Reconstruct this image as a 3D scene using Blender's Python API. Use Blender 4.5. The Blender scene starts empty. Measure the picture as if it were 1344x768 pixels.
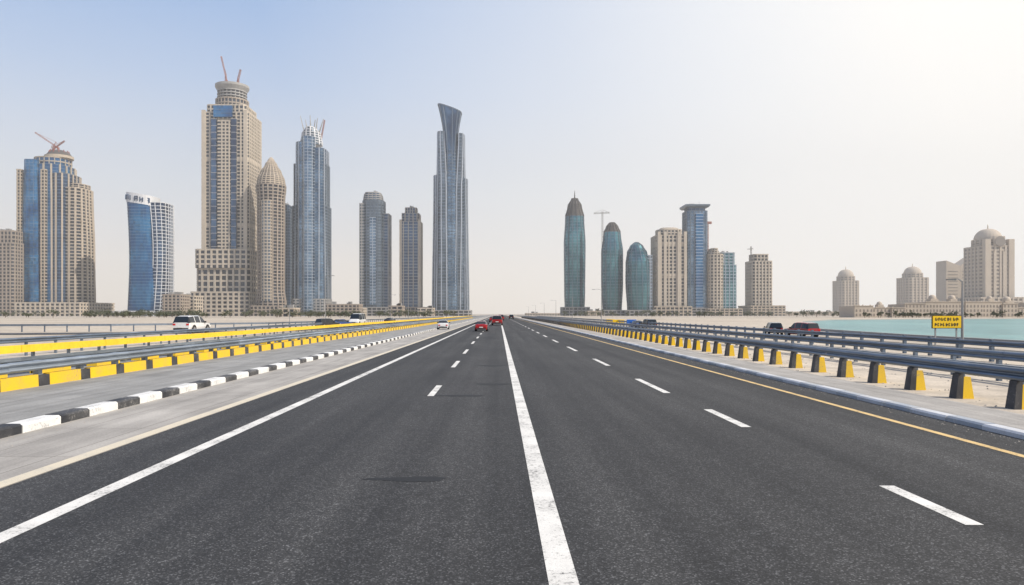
import bpy, math, random
from mathutils import Vector
R = random.Random(11)
scene = bpy.context.scene
F = 900.0; VX = 655.0; VY = 412.0; H = 2.5

# ------------------------------------------------------------------ materials
MATS = {}
def newmat(name):
    m = bpy.data.materials.new(name); m.use_nodes = True
    nt = m.node_tree
    b = nt.nodes["Principled BSDF"]
    MATS[name] = m
    return m, nt, b
def nd(nt, typ, **kw):
    n = nt.nodes.new(typ)
    for k, v in kw.items():
        setattr(n, k, v)
    return n
def ramp(nt, src, stops):
    r = nd(nt, "ShaderNodeValToRGB")
    els = r.color_ramp.elements
    while len(els) < len(stops): els.new(0.5)
    for e, (p, c) in zip(els, stops):
        e.position = p
        e.color = (c, c, c, 1) if isinstance(c, (int, float)) else (*c, 1)
    nt.links.new(src, r.inputs[0])
    return r.outputs[0]
def mixc(nt, fac, a, b, mode='MIX'):
    m = nd(nt, "ShaderNodeMix", data_type='RGBA', blend_type=mode)
    for sock, v in ((m.inputs[0], fac), (m.inputs[6], a), (m.inputs[7], b)):
        if isinstance(v, (int, float)): sock.default_value = v
        elif isinstance(v, tuple): sock.default_value = (*v[:3], 1)
        else: nt.links.new(v, sock)
    return m.outputs[2]
def coords(nt, scale=(1, 1, 1)):
    t = nd(nt, "ShaderNodeTexCoord")
    mp = nd(nt, "ShaderNodeMapping"); mp.inputs["Scale"].default_value = scale
    nt.links.new(t.outputs["Object"], mp.inputs[0])
    return mp.outputs[0]
def noise(nt, vec, scale, detail=4, rough=0.55):
    n = nd(nt, "ShaderNodeTexNoise")
    n.inputs["Scale"].default_value = scale; n.inputs["Detail"].default_value = detail
    n.inputs["Roughness"].default_value = rough
    nt.links.new(vec, n.inputs["Vector"])
    return n.outputs["Fac"]
def bump(nt, b, h, strength, dist):
    n = nd(nt, "ShaderNodeBump"); n.inputs["Strength"].default_value = strength
    n.inputs["Distance"].default_value = dist
    nt.links.new(h, n.inputs["Height"]); nt.links.new(n.outputs[0], b.inputs["Normal"])

def simple(name, col, rough=0.6, metal=0.0, var=0.2, scale=1.0, stretch=(1, 1, 1), bmp=0.0, spec=0.5):
    m, nt, b = newmat(name)
    v = coords(nt, stretch)
    n1 = noise(nt, v, scale, 5)
    n2 = noise(nt, v, scale * 9, 3)
    lo = tuple(c * (1 - var) for c in col); hi = tuple(min(1, c * (1 + var)) for c in col)
    c1 = ramp(nt, n1, [(0.3, lo), (0.7, hi)])
    c2 = mixc(nt, 0.35, c1, ramp(nt, n2, [(0.35, lo), (0.65, hi)]))
    nt.links.new(c2, b.inputs["Base Color"])
    b.inputs["Roughness"].default_value = rough; b.inputs["Metallic"].default_value = metal
    b.inputs["Specular IOR Level"].default_value = spec
    if bmp: bump(nt, b, n2, 0.6, bmp)
    return m

def glassm(name, dark, light, panel=(3, 3, 4), metal=0.6, rough=0.1):
    m, nt, b = newmat(name)
    t = nd(nt, "ShaderNodeTexCoord")
    sn = nd(nt, "ShaderNodeVectorMath", operation='SNAP'); sn.inputs[1].default_value = panel
    nt.links.new(t.outputs["Object"], sn.inputs[0])
    wn = nd(nt, "ShaderNodeTexWhiteNoise"); nt.links.new(sn.outputs[0], wn.inputs[0])
    n = noise(nt, t.outputs["Object"], 0.03, 3)
    c = mixc(nt, ramp(nt, n, [(0.40, 0.0), (0.60, 1.0)]), dark, light)
    mid = tuple(0.5 * (a + d) for a, d in zip(dark, light))
    c = mixc(nt, ramp(nt, wn.outputs[0], [(0.0, 0.0), (0.75, 0.25), (1.0, 0.6)]), c, tuple(0.35*x for x in mid))
    nt.links.new(c, b.inputs["Base Color"])
    # slightly uneven panes
    wob = nd(nt, "ShaderNodeMath", operation='MULTIPLY_ADD'); nt.links.new(wn.outputs[0], wob.inputs[0])
    wob.inputs[1].default_value = 0.14; wob.inputs[2].default_value = rough
    nt.links.new(wob.outputs[0], b.inputs["Roughness"]); b.inputs["Metallic"].default_value = metal
    return m

# asphalt
def asphalt(name, lo=0.02, hi=0.105, tint=(0.97, 0.99, 1.04)):
    m, nt, b = newmat(name)
    v = coords(nt)
    big = noise(nt, coords(nt, (1.1, 0.02, 1)), 1.0, 4)
    patch = noise(nt, coords(nt, (0.25, 0.12, 1)), 1.0, 5)
    mott = noise(nt, v, 5, 4, 0.7)
    vo = nd(nt, "ShaderNodeTexVoronoi"); vo.inputs["Scale"].default_value = 62
    nt.links.new(v, vo.inputs["Vector"])
    sep = nd(nt, "ShaderNodeSeparateColor"); nt.links.new(vo.outputs["Color"], sep.inputs[0])
    fine = noise(nt, v, 120, 3, 0.7)
    g = ramp(nt, sep.outputs[0], [(0.0, lo * .7), (0.6, lo * 1.4), (0.86, hi * 0.7), (1.0, hi * 2.2)])
    f = ramp(nt, fine, [(0.35, lo * 0.5), (0.7, hi)])
    c = mixc(nt, 0.36, g, f)
    tone = ramp(nt, big, [(0.32, (0.62, 0.63, 0.65)), (0.68, (1.26, 1.25, 1.23))])
    c = mixc(nt, 1.0, c, tone, 'MULTIPLY')
    tone2 = ramp(nt, patch, [(0.3, (0.74, 0.74, 0.75)), (0.7, (1.17, 1.16, 1.14))])
    c = mixc(nt, 1.0, c, tone2, 'MULTIPLY')
    c = mixc(nt, 1.0, c, ramp(nt, mott, [(0.3, 0.80), (0.7, 1.14)]), 'MULTIPLY')
    c = mixc(nt, 1.0, c, tint, 'MULTIPLY')
    nt.links.new(c, b.inputs["Base Color"])
    b.inputs["Roughness"].default_value = 0.78
    b.inputs["Specular IOR Level"].default_value = 0.35
    bump(nt, b, f, 0.7, 0.007)
    return m
M_asph = asphalt("asphalt", 0.020, 0.098)
M_asph2 = asphalt("asphalt_service", 0.06, 0.16)
M_shadow = simple("road_shadow_paint", (0.010, 0.011, 0.013), 0.75, var=0.3, scale=8)  # near-black tone for shadow streaks painted on the road

def paint(name, col, wear=0.5, under=(0.05, 0.05, 0.052)):
    m, nt, b = newmat(name)
    v = coords(nt)
    n = noise(nt, v, 16, 6, 0.75); n2 = noise(nt, v, 1.3, 4)
    f = noise(nt, v, 90, 2)
    a = nd(nt, "ShaderNodeMath", operation='MULTIPLY_ADD'); nt.links.new(n2, a.inputs[0]); a.inputs[1].default_value = 0.5
    nt.links.new(n, a.inputs[2])
    msk = ramp(nt, a.outputs[0], [(0.90 - 0.18 * wear, 0.0), (1.0 - 0.10 * wear, 0.9)])
    c = ramp(nt, f, [(0.3, tuple(x * 0.76 for x in col)), (0.6, col)])
    c = mixc(nt, ramp(nt, n2, [(0.35, 0.0), (0.7, 0.25)]), c, under)
    c = mixc(nt, msk, c, under)
    nt.links.new(c, b.inputs["Base Color"]); b.inputs["Roughness"].default_value = 0.65
    bump(nt, b, f, 0.3, 0.004)
    return m
M_white = paint("road_paint_white", (0.76, 0.75, 0.72), 0.6)
M_yline = paint("road_paint_yellow", (0.74, 0.52, 0.22), 0.6)
M_cream = paint("road_paint_cream", (0.66, 0.59, 0.46), 0.4, (0.38, 0.37, 0.34))
M_kw = paint("kerb_white", (0.76, 0.76, 0.75), 0.6, (0.32, 0.32, 0.32))
M_kb = paint("kerb_black", (0.022, 0.024, 0.030), 0.5, (0.28, 0.27, 0.26))
M_kg = paint("kerb_faded", (0.34, 0.38, 0.44), 0.8, (0.5, 0.49, 0.45))
M_kg2 = paint("kerb_faded_light", (0.58, 0.60, 0.64), 0.8, (0.4, 0.4, 0.4))
M_yel = paint("yellow_block_paint", (0.80, 0.51, 0.01), 0.4, (0.3, 0.25, 0.15))
M_blk = paint("black_block_paint", (0.03, 0.03, 0.035), 0.3, (0.2, 0.2, 0.2))

def concrete(name, col, jy=3.0, jx=1.3):
    m, nt, b = newmat(name)
    v = coords(nt)
    n = noise(nt, v, 0.5, 6, 0.6); n2 = noise(nt, v, 22, 4, 0.7); n3 = noise(nt, coords(nt, (3, 0.25, 1)), 0.8, 4)
    c = ramp(nt, n, [(0.3, tuple(x * 0.78 for x in col)), (0.7, tuple(x * 1.1 for x in col))])
    c = mixc(nt, 1.0, c, ramp(nt, n2, [(0.3, 0.78), (0.65, 1.06)]), 'MULTIPLY')
    c = mixc(nt, 1.0, c, ramp(nt, n3, [(0.35, 0.78), (0.6, 1.03)]), 'MULTIPLY')
    br = nd(nt, "ShaderNodeTexBrick"); br.offset = 0.0
    br.inputs["Scale"].default_value = 1.0; br.inputs["Mortar Size"].default_value = 0.012
    br.inputs["Brick Width"].default_value = jx; br.inputs["Row Height"].default_value = jy
    br.inputs["Color1"].default_value = (1, 1, 1, 1); br.inputs["Color2"].default_value = (0.90, 0.90, 0.90, 1)
    br.inputs["Mortar"].default_value = (0.55, 0.54, 0.52, 1)
    nt.links.new(v, br.inputs["Vector"])
    c = mixc(nt, 1.0, c, br.outputs["Color"], 'MULTIPLY')
    nt.links.new(c, b.inputs["Base Color"]); b.inputs["Roughness"].default_value = 0.85
    bump(nt, b, n2, 0.4, 0.008)
    return m
M_conc = concrete("concrete_paving", (0.41, 0.39, 0.365))
M_walk = concrete("concrete_walk", (0.31, 0.31, 0.305), 2.4, 1.2)

def sandm(name="sand", k=1.0):
    m, nt, b = newmat(name)
    v = coords(nt)
    n = noise(nt, v, 0.02, 8, 0.6); n2 = noise(nt, v, 0.6, 6, 0.7); n3 = noise(nt, v, 12, 4, 0.7)
    c = ramp(nt, n, [(0.3, (0.38*k, 0.325*k, 0.26*k)), (0.5, (0.49*k, 0.43*k, 0.355*k)), (0.7, (0.55*k, 0.49*k, 0.41*k))])
    c = mixc(nt, 1.0, c, ramp(nt, n2, [(0.3, 0.66), (0.62, 1.08)]), 'MULTIPLY')
    c = mixc(nt, 1.0, c, ramp(nt, n3, [(0.3, 0.8), (0.6, 1.05)]), 'MULTIPLY')
    nt.links.new(c, b.inputs["Base Color"]); b.inputs["Roughness"].default_value = 0.95
    bump(nt, b, n2, 0.6, 0.15)
    return m
M_sand = sandm(); M_sand2 = sandm("pale_sand", 1.12)
def waterm():
    m, nt, b = newmat("water")
    v = coords(nt, (0.5, 1.2, 1))
    n = noise(nt, v, 0.5, 5, 0.6); n2 = noise(nt, coords(nt, (1, 0.4, 1)), 0.02, 5)
    c = ramp(nt, n2, [(0.35, (0.045, 0.19, 0.205)), (0.7, (0.10, 0.28, 0.28))])
    c = mixc(nt, 1.0, c, ramp(nt, n, [(0.35, 0.7), (0.65, 1.2)]), 'MULTIPLY')
    nt.links.new(c, b.inputs["Base Color"]); b.inputs["Roughness"].default_value = 0.3
    b.inputs["Specular IOR Level"].default_value = 0.25
    bump(nt, b, n, 1.0, 0.35)
    return m
M_water = waterm()

def galv(name, col, metal=0.5):
    m, nt, b = newmat(name)
    t = nd(nt, "ShaderNodeTexCoord")
    sn = nd(nt, "ShaderNodeVectorMath", operation='SNAP'); sn.inputs[1].default_value = (100, 4.0, 100)
    nt.links.new(t.outputs["Object"], sn.inputs[0])
    wn = nd(nt, "ShaderNodeTexWhiteNoise"); nt.links.new(sn.outputs[0], wn.inputs[0])
    v = coords(nt, (1, 0.25, 3))
    n = noise(nt, v, 3.0, 6, 0.7)
    c = ramp(nt, n, [(0.3, tuple(x * 0.6 for x in col)), (0.7, tuple(x * 1.18 for x in col))])
    c = mixc(nt, 1.0, c, ramp(nt, wn.outputs[0], [(0.0, 0.75), (1.0, 1.15)]), 'MULTIPLY')
    nt.links.new(c, b.inputs["Base Color"]); b.inputs["Roughness"].default_value = 0.42
    b.inputs["Metallic"].default_value = metal
    return m
M_galvL = galv("galvanised_rail", (0.30, 0.345, 0.40))
M_galvR = galv("galvanised_rail_shaded", (0.16, 0.20, 0.26))  # darker copy of the rail colour, backlit shade put into it
M_yrail = simple("yellow_rail_paint", (0.80, 0.53, 0.03), 0.5, var=0.15, scale=0.8)
M_steel = simple("steel_dark", (0.16, 0.17, 0.18), 0.5, 0.5, 0.2, 2)

# building materials
M_cr = simple("cream_cladding", (0.50, 0.435, 0.355), 0.8, var=0.14, scale=0.05)
M_cr2 = simple("beige_stone", (0.45, 0.38, 0.30), 0.8, var=0.14, scale=0.05)
M_br = simple("brown_stone", (0.34, 0.285, 0.235), 0.8, var=0.15, scale=0.05)
M_brd = simple("dark_brown_crown", (0.08, 0.072, 0.068), 0.7, var=0.2, scale=0.2)
M_far = simple("haze_pale_stone", (0.50, 0.43, 0.35), 0.85, var=0.08, scale=0.05)  # distance haze put into the base colour of far walls
M_fard = simple("haze_pale_window", (0.22, 0.19, 0.165), 0.5, var=0.2, scale=0.3)  # far window tone, lightened with haze in the colour
M_gry = simple("grey_concrete", (0.32, 0.31, 0.30), 0.8, var=0.12, scale=0.05)
M_sil = simple("silver_cladding", (0.42, 0.46, 0.52), 0.35, 0.35, 0.12, 0.05)
M_sld = simple("steel_blue_cladding", (0.12, 0.155, 0.20), 0.4, 0.35, 0.12, 0.05)
M_whc = simple("white_cladding", (0.64, 0.65, 0.67), 0.5, var=0.08, scale=0.05)
M_win = glassm("window_dark", (0.018, 0.024, 0.035), (0.055, 0.07, 0.095), (4, 4, 4), 0.3, 0.15)
M_gb = glassm("glass_blue", (0.008, 0.09, 0.26), (0.035, 0.21, 0.43))
M_gb2 = glassm("glass_steelblue", (0.055, 0.12, 0.21), (0.24, 0.36, 0.50), metal=0.75)
M_gt = glassm("glass_teal", (0.02, 0.12, 0.165), (0.12, 0.34, 0.38), metal=0.7)
M_gg = glassm("glass_grey", (0.075, 0.11, 0.15), (0.22, 0.28, 0.35), metal=0.7)
M_gd = glassm("glass_navy", (0.015, 0.045, 0.11), (0.07, 0.15, 0.28), metal=0.65)
M_red = simple("red_oxide_steel", (0.26, 0.075, 0.06), 0.6, var=0.2, scale=0.2)
M_crane = simple("crane_paint", (0.32, 0.13, 0.10), 0.6, var=0.2, scale=0.2)
M_crw = simple("crane_pale_paint", (0.36, 0.35, 0.33), 0.6, var=0.2, scale=0.2)

# ------------------------------------------------------------------ mesh kit
class Obj:
    """one named thing; parts are children of an empty (or a single mesh if only one part)"""
    def __init__(s, name, loc=(0, 0, 0), rot=0.0):
        s.name = name; s.loc = loc; s.rot = rot; s.parts = {}
    def p(s, part, mat):
        if part not in s.parts: s.parts[part] = ([], [], mat)
        return s.parts[part]
    def done(s, single=False, smooth=()):
        if len(s.parts) == 1: single = True
        par = None
        if not single:
            par = bpy.data.objects.new(s.name, None); par.location = s.loc; par.rotation_euler[2] = s.rot
            par.empty_display_size = 1
            scene.collection.objects.link(par)
        for k, (v, f, mt) in s.parts.items():
            me = bpy.data.meshes.new(k); me.from_pydata(v, [], f); me.materials.append(mt); me.update()
            o = bpy.data.objects.new(s.name if single else k, me)
            scene.collection.objects.link(o)
            if single: o.location = s.loc; o.rotation_euler[2] = s.rot
            else: o.parent = par
            if k in smooth:
                for q in me.polygons: q.use_smooth = True
        return par

def box(P, x0, x1, y0, y1, z0, z1):
    v, f, _ = P; n = len(v)
    v += [(x0, y0, z0), (x1, y0, z0), (x1, y1, z0), (x0, y1, z0), (x0, y0, z1), (x1, y0, z1), (x1, y1, z1), (x0, y1, z1)]
    f += [(n, n+3, n+2, n+1), (n+4, n+5, n+6, n+7), (n, n+1, n+5, n+4), (n+1, n+2, n+6, n+5), (n+2, n+3, n+7, n+6), (n+3, n, n+4, n+7)]
def loft(P, secs, cap=True, closed=True):
    v, f, _ = P; n0 = len(v); k = len(secs[0])
    for s in secs: v.extend(s)
    for i in range(len(secs) - 1):
        a = n0 + i * k; b = a + k
        for j in range(k if closed else k - 1):
            j2 = (j + 1) % k
            f.append((a + j, a + j2, b + j2, b + j))
    if cap:
        f.append(tuple(n0 + j for j in reversed(range(k))))
        f.append(tuple(n0 + (len(secs) - 1) * k + j for j in range(k)))
def beam(P, p, q, w, w2=None):
    p = Vector(p); q = Vector(q); d = (q - p)
    if d.length < 1e-6: return
    d.normalize()
    u = d.cross(Vector((0, 0, 1)))
    if u.length < 1e-3: u = Vector((1, 0, 0))
    u.normalize(); t = d.cross(u); w2 = w if w2 is None else w2
    def sec(c, a): return [tuple(c + u * sx * a / 2 + t * sy * a / 2) for sx, sy in ((-1, -1), (1, -1), (1, 1), (-1, 1))]
    loft(P, [sec(p, w), sec(q, w2)])
def truss(P, p, q, w, seg, t=0.35):
    p = Vector(p); q = Vector(q); d = q - p; L = d.length; d.normalize()
    u = d.cross(Vector((0, 1, 0)))
    if u.length < 1e-3: u = Vector((1, 0, 0))
    u.normalize(); t2 = d.cross(u)
    cs = [u * a * w / 2 + t2 * b * w / 2 for a, b in ((-1, -1), (1, -1), (1, 1), (-1, 1))]
    for c in cs: beam(P, p + c, q + c, t)
    n = max(1, int(L / seg))
    for i in range(n):
        a = p + d * (L * i / n); b = p + d * (L * (i + 1) / n)
        for k in range(4): beam(P, a + cs[k], b + cs[(k + 1) % 4], t * 0.6)
def cyl(P, c, r, z0, z1, n=16, r2=None):
    r2 = r if r2 is None else r2
    s = lambda rr, z: [(c[0] + rr * math.cos(2*math.pi*i/n), c[1] + rr * math.sin(2*math.pi*i/n), z) for i in range(n)]
    loft(P, [s(r, z0), s(r2, z1)])

# plan polygons (counter-clockwise, xy)
def rectp(hx, hy, cx=0, cy=0, ch=0.0):
    if ch <= 0: return [(cx-hx, cy-hy), (cx+hx, cy-hy), (cx+hx, cy+hy), (cx-hx, cy+hy)]
    return [(cx-hx+ch, cy-hy), (cx+hx-ch, cy-hy), (cx+hx, cy-hy+ch), (cx+hx, cy+hy-ch), (cx+hx-ch, cy+hy), (cx-hx+ch, cy+hy), (cx-hx, cy+hy-ch), (cx-hx, cy-hy+ch)]
def ellp(rx, ry, cx=0, cy=0, n=28, e=2.0, rot=0):
    out = []
    for i in range(n):
        a = 2 * math.pi * (i + 0.5) / n
        c, s = math.cos(a), math.sin(a)
        x = rx * math.copysign(abs(c) ** (2 / e), c); y = ry * math.copysign(abs(s) ** (2 / e), s)
        out.append((cx + x * math.cos(rot) - y * math.sin(rot), cy + x * math.sin(rot) + y * math.cos(rot)))
    return out
def offs(poly, d):
    n = len(poly); out = []
    for i in range(n):
        a = Vector(poly[i-1]); b = Vector(poly[i]); c = Vector(poly[(i+1) % n])
        e1 = (b - a); e2 = (c - b)
        if e1.length < 1e-6 or e2.length < 1e-6: out.append(tuple(b)); continue
        e1.normalize(); e2.normalize()
        n1 = Vector((e1.y, -e1.x)); n2 = Vector((e2.y, -e2.x)); m = n1 + n2
        if m.length < 1e-4: out.append(tuple(b)); continue
        m.normalize(); k = d / max(0.4, m.dot(n1))
        out.append((b.x + m.x * k, b.y + m.y * k))
    return out
def peri(poly, ts):
    n = len(poly); L = []; tot = 0
    for i in range(n):
        l = (Vector(poly[(i+1) % n]) - Vector(poly[i])).length; L.append(l); tot += l
    res = []
    for t in ts:
        s = (t % 1.0) * tot; i = 0
        while i < n - 1 and s > L[i]: s -= L[i]; i += 1
        a = Vector(poly[i]); b = Vector(poly[(i+1) % n]); e = (b - a)
        if e.length > 1e-9: e.normalize()
        res.append((a + e * s, e, Vector((e.y, -e.x))))
    return res
def at(poly, z): return [(x, y, z) for x, y in poly]

def facade(o, pre, pf, z0, z1, fh, gm, sm, st=1.3, so=0.6, nf=0, fw=1.2, fo=0.9, fm=None, plant=0):
    """glass core lofted through the storeys, projecting floor slabs, and vertical piers; plant = solid floor every n storeys"""
    nfl = max(1, round((z1 - z0) / fh)); zs = [z0 + (z1 - z0) * i / nfl for i in range(nfl + 1)]
    G = o.p(pre + "glazing", gm)
    loft(G, [at(pf(z), z) for z in zs])
    S = o.p(pre + "floor_slabs", sm)
    for i, z in enumerate(zs[1:]):
        q = offs(pf(z), so)
        t = st
        if plant and (i + 7) % plant == 0: t = fh * 0.92
        loft(S, [at(q, z - t), at(q, z)])
    if nf:
        Q = o.p(pre + "piers", fm or sm)
        ts = [(i + 0.5) / nf for i in range(nf)] if isinstance(nf, int) else nf
        cols = [peri(pf(z), ts) for z in zs]
        for k in range(len(ts)):
            secs = []
            for z, c in zip(zs, cols):
                pt, e, nrm = c[k]
                a = pt - e * fw / 2; b = pt + e * fw / 2
                secs.append([(a.x - nrm.x*.3, a.y - nrm.y*.3, z), (a.x + nrm.x * fo, a.y + nrm.y * fo, z),
                             (b.x + nrm.x * fo, b.y + nrm.y * fo, z), (b.x - nrm.x*.3, b.y - nrm.y*.3, z)])
            secs2 = [[s[0], s[3], s[2], s[1]] for s in secs]
            loft(Q, secs2)

class Bld(Obj):
    def __init__(s, name, D, cx):
        s.s = D / F; s.cx = cx; s.D = D
        super().__init__(name, ((cx - VX) * s.s, D, -0.25))
    def x(s, px): return (px - s.cx) * s.s
    def z(s, py): return (VY - py) * s.s + H + 0.25
    def w(s, px): return px * s.s

def lerp(tab, z):
    if z <= tab[0][0]: return tab[0][1]
    for (a, va), (b, vb) in zip(tab, tab[1:]):
        if z <= b:
            t = (z - a) / (b - a); t = t * t * (3 - 2 * t)
            return va + (vb - va) * t
    return tab[-1][1]
def roofkit(b, cx, cy, hw, z, n=4, mast=6):
    P = b.p("roof_plant", M_gry); Q = b.p("roof_masts", M_steel)
    for i in range(n):
        x = cx + R.uniform(-.75, .5)*hw; y = cy + R.uniform(-.7, .5)*hw
        box(P, x, x + R.uniform(.2, .45)*hw, y, y + R.uniform(.2, .4)*hw, z, z + R.uniform(1.2, 3.6))
    for i in range(2):
        x = cx + R.uniform(-.6, .6)*hw; beam(Q, (x, cy, z), (x, cy, z + mast*R.uniform(.6, 1.2)), .45, .2)

# ------------------------------------------------------------------ towers
def crane(o, base, mast_h, jib, tip, mat, w=1.6):
    P = o.p("crane", mat)
    x, y, z = base
    truss(P, base, (x, y, z + mast_h), w, 3)
    truss(P, (x, y, z + mast_h), tip, w * 0.8, 3)
    back = Vector((x, y, z + mast_h)) - (Vector(tip) - Vector((x, y, z + mast_h))) * 0.22
    beam(P, (x, y, z + mast_h), back, 1.3); box(P, back.x-1.2, back.x+1.2, back.y-1, back.y+1, back.z-2.2, back.z+0.4)
    ap = Vector((x, y, z + mast_h + 6)) + (back - Vector((x, y, z + mast_h))) * 0.5
    beam(P, (x, y, z + mast_h), ap, .7); beam(P, ap, tip, .3); beam(P, ap, back, .3)

# far-left partial
b = Bld("apartment_tower", 880, -2)
facade(b, "", lambda z: rectp(19, 17, 0, 17, 2), 0, b.z(318), 4.6, M_win, M_br, 1.7, 0.5, 28, 1.6, 0.8)
facade(b, "upper_", lambda z: rectp(15, 14, 2, 17, 2), b.z(318), b.z(302), 4.6, M_win, M_br, 1.7, 0.5, 24, 1.5, 0.8)
roofkit(b, 2, 17, 14, b.z(302)); b.done()

# B2
b = Bld("apartment_tower", 900, 60)
def pf(z):
    h = lerp([(0, 31), (70, 30), (150, 29), (b.z(218), 25)], z)
    return ellp(h, 24, b.x(51), 26, 32, 3.0)
facade(b, "main_", pf, 0, b.z(214), 4.4, M_gb, M_sld, 0.7, 0.35, 18, 1.9, 1.6, M_cr2)
# blue central bow with balcony strips either side
facade(b, "bow_", lambda z: ellp(lerp([(0, 12), (120, 11), (b.z(212), 9)], z), 4.5, b.x(40), 2.6, 18, 2.4), 10, b.z(209), 4.4, M_gb, M_gb2, 0.6, 0.3, 9, 0.6, 0.5)
for px, w_ in ((25, 2.2), (57, 2.8)):
    facade(b, "balconies%d_" % px, lambda z: rectp(w_, 3.2, b.x(px), 2.6), 0, b.z(222), 4.4, M_win, M_cr2, 1.7, 0.7, [0.02, 0.2, 0.38], 1.1, 1.0)
facade(b, "collar_", lambda z: ellp(21, 18, b.x(53), 26, 28, 2.4), b.z(214), b.z(203), 5, M_gb, M_cr2, 1.5, 0.8, 20, 1.0, 0.8)
P = b.p("crown", M_brd)
loft(P, [at(ellp(15, 14, b.x(61), 26, 20), b.z(203)), at(ellp(16, 15, b.x(61), 26, 20), b.z(199)), at(ellp(12, 11, b.x(61), 26, 20), b.z(194)), at(ellp(4, 4, b.x(61), 26, 20), b.z(191))])
P = b.p("crown_steel", M_red)
for i in range(12):
    a = i * math.pi / 6
    beam(P, (b.x(61)+15*math.cos(a), 26+14*math.sin(a), b.z(202)), (b.x(61)+11*math.cos(a), 26+11*math.sin(a), b.z(192)), 0.9)
P = b.p("crown_ring", M_cr2)
loft(P, [at(ellp(17.5, 16.5, b.x(61), 26, 20), b.z(203)), at(ellp(17.5, 16.5, b.x(61), 26, 20), b.z(199.5))])
def pf2(z):
    h = lerp([(0, 20), (80, 19), (170, 15.5)], z)
    return ellp(h, 20, b.x(84)-1+ (20-h)*0.1, 27, 28, 3.2)
facade(b, "wing_", pf2, 0, b.z(244), 4.4, M_win, M_cr2, 1.4, 0.5, 17, 2.4, 1.2)
facade(b, "wingcap_", lambda z: ellp(11, 14, b.x(88), 27, 20, 2.5), b.z(244), b.z(238), 3, M_win, M_cr2, 1.0, 0.5, 12, 1.4, .6)
facade(b, "shoulder_", lambda z: ellp(13, 20, b.x(72), 23, 24, 3), 0, b.z(226), 4.4, M_gd, M_sld, 0.8, 0.5, 15, 1.9, 1.2, M_cr2)
facade(b, "podium_", lambda z: rectp(55, 40, 0, 22), 0, b.z(397), 4.3, M_win, M_cr, 1.9, 0.8, 60, 2.0, 1.2)
crane(b, (b.x(54), 26, b.z(192)), 8, 0, (b.x(31), 22, b.z(168)), M_crane)
crane(b, (b.x(50), 30, b.z(203)), 14, 0, (b.x(67), 28, b.z(178)), M_crw)
b.done()

# B3 blue curved tower
b = Bld("glass_office_tower", 860, 186)
def pf(z):
    t = z / b.z(262)
    l = b.x(159) + b.w(3.5) * math.sin(min(1, t) * math.pi) * 0.9
    r = b.x(196) + b.w(9) * (1 - min(1, t)) ** 1.5
    cx = (l + r) / 2
    return ellp((r - l) / 2, 18, cx, 20, 28, 2.6)
G = b.p("glazing", M_gb)
zs = [b.z(266) * i / 36 for i in range(37)]
secs = [at(pf(z), z) for z in zs]
def roofz(x): return b.z(262) + (x - b.x(160)) / (b.x(198) - b.x(160)) * -b.w(6) + b.w(10)
secs.append([(x, y, roofz(x)) for x, y in pf(b.z(262))])
loft(G, secs)
S = b.p("floor_lines", M_sld)
for z in zs[1:]:
    q = offs(pf(z), 0.25); loft(S, [at(q, z - 0.5), at(q, z)])
W = b.p("roof_band", M_whc)
q = offs(pf(b.z(262)), 0.8)
loft(W, [[(x, y, roofz(x) - 11) for x, y in q], [(x, y, roofz(x) + 1.5) for x, y in q]])
Lb = b.p("roof_sign", M_gd)
for i, px in enumerate((165, 171.5, 178, 184.5, 191)):
    xx = b.x(px); k = min(range(len(q)), key=lambda j: abs(q[j][0]-xx) + (100 if q[j][1] > 20 else 0)); yy = q[k][1] - 1.0
    zz = roofz(xx) - 8
    box(Lb, xx-2.1, xx-1.1, yy, yy+2, zz, zz+6); 
    if i % 2 == 0: box(Lb, xx-1.1, xx+2, yy, yy+2, zz+5, zz+6)
    if i != 1: box(Lb, xx+1.1, xx+2.1, yy, yy+2, zz, zz+5)
    if i > 1: box(Lb, xx-1.1, xx+1.1, yy, yy+2, zz+2.4, zz+3.3)
def pr(z):
    t = z / b.z(266)
    l = b.x(186) + b.w(10) * math.sin(min(1, t) * math.pi * 0.9) * 0.8
    r = b.x(211)
    return ellp((r - l) / 2, 17, (l + r) / 2, 24, 24, 3.2)
facade(b, "side_", pr, 0, b.z(264), 4.4, M_gd, M_whc, 0.8, 0.5, 15, 0.7, 1.0)
facade(b, "podium_", lambda z: rectp(34, 24, 0, 22), 0, b.z(408), 4, M_gg, M_whc, 1.5, 0.6, 30, 1, .8)
b.done()

# B4 tallest left
b = Bld("skyscraper", 900, 294)
facade(b, "shaft_", lambda z: rectp(31, 26, 0, 28, 3), b.z(352), b.z(146), 4.6, M_win, M_cr, 1.5, 0.5, 38, 1.9, 1.0, plant=19)
facade(b, "top_", lambda z: rectp(25.5, 22, 0, 28, 3), b.z(146), b.z(135), 4.6, M_win, M_cr, 1.8, 0.5, 34, 1.7, 1.0)
for px in (281, 307):
    facade(b, "bay%d_" % px, lambda z: rectp(3.4, 2.5, b.x(px), 0.9), b.z(350), b.z(156), 9, M_gd, M_gry, 0.8, 0.3, 0)
facade(b, "centre_", lambda z: rectp(8.5, 2.2, b.x(294), 1.0, 1), b.z(350), b.z(158), 4.6, M_win, M_cr, 1.9, 0.5, [0.13, 0.25, 0.37], 1.6, .8)
facade(b, "blue_panel_", lambda z: rectp(12, 2.6, b.x(293), 0.3), b.z(154), b.z(139), 5, M_gb, M_gb2, 0.5, 0.2, 0)
for px in (266.5, 321.5):
    P = b.p("corner_piers", M_cr); box(P, b.x(px)-2.4, b.x(px)+2.4, 0.6, 3, b.z(352), b.z(146)+2)
facade(b, "crown_", lambda z: ellp(20.5, 19, 0, 28, 28), b.z(136), b.z(124), 5, M_win, M_br, 1.8, 1.0, 26, 1.2, 1.2)
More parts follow.
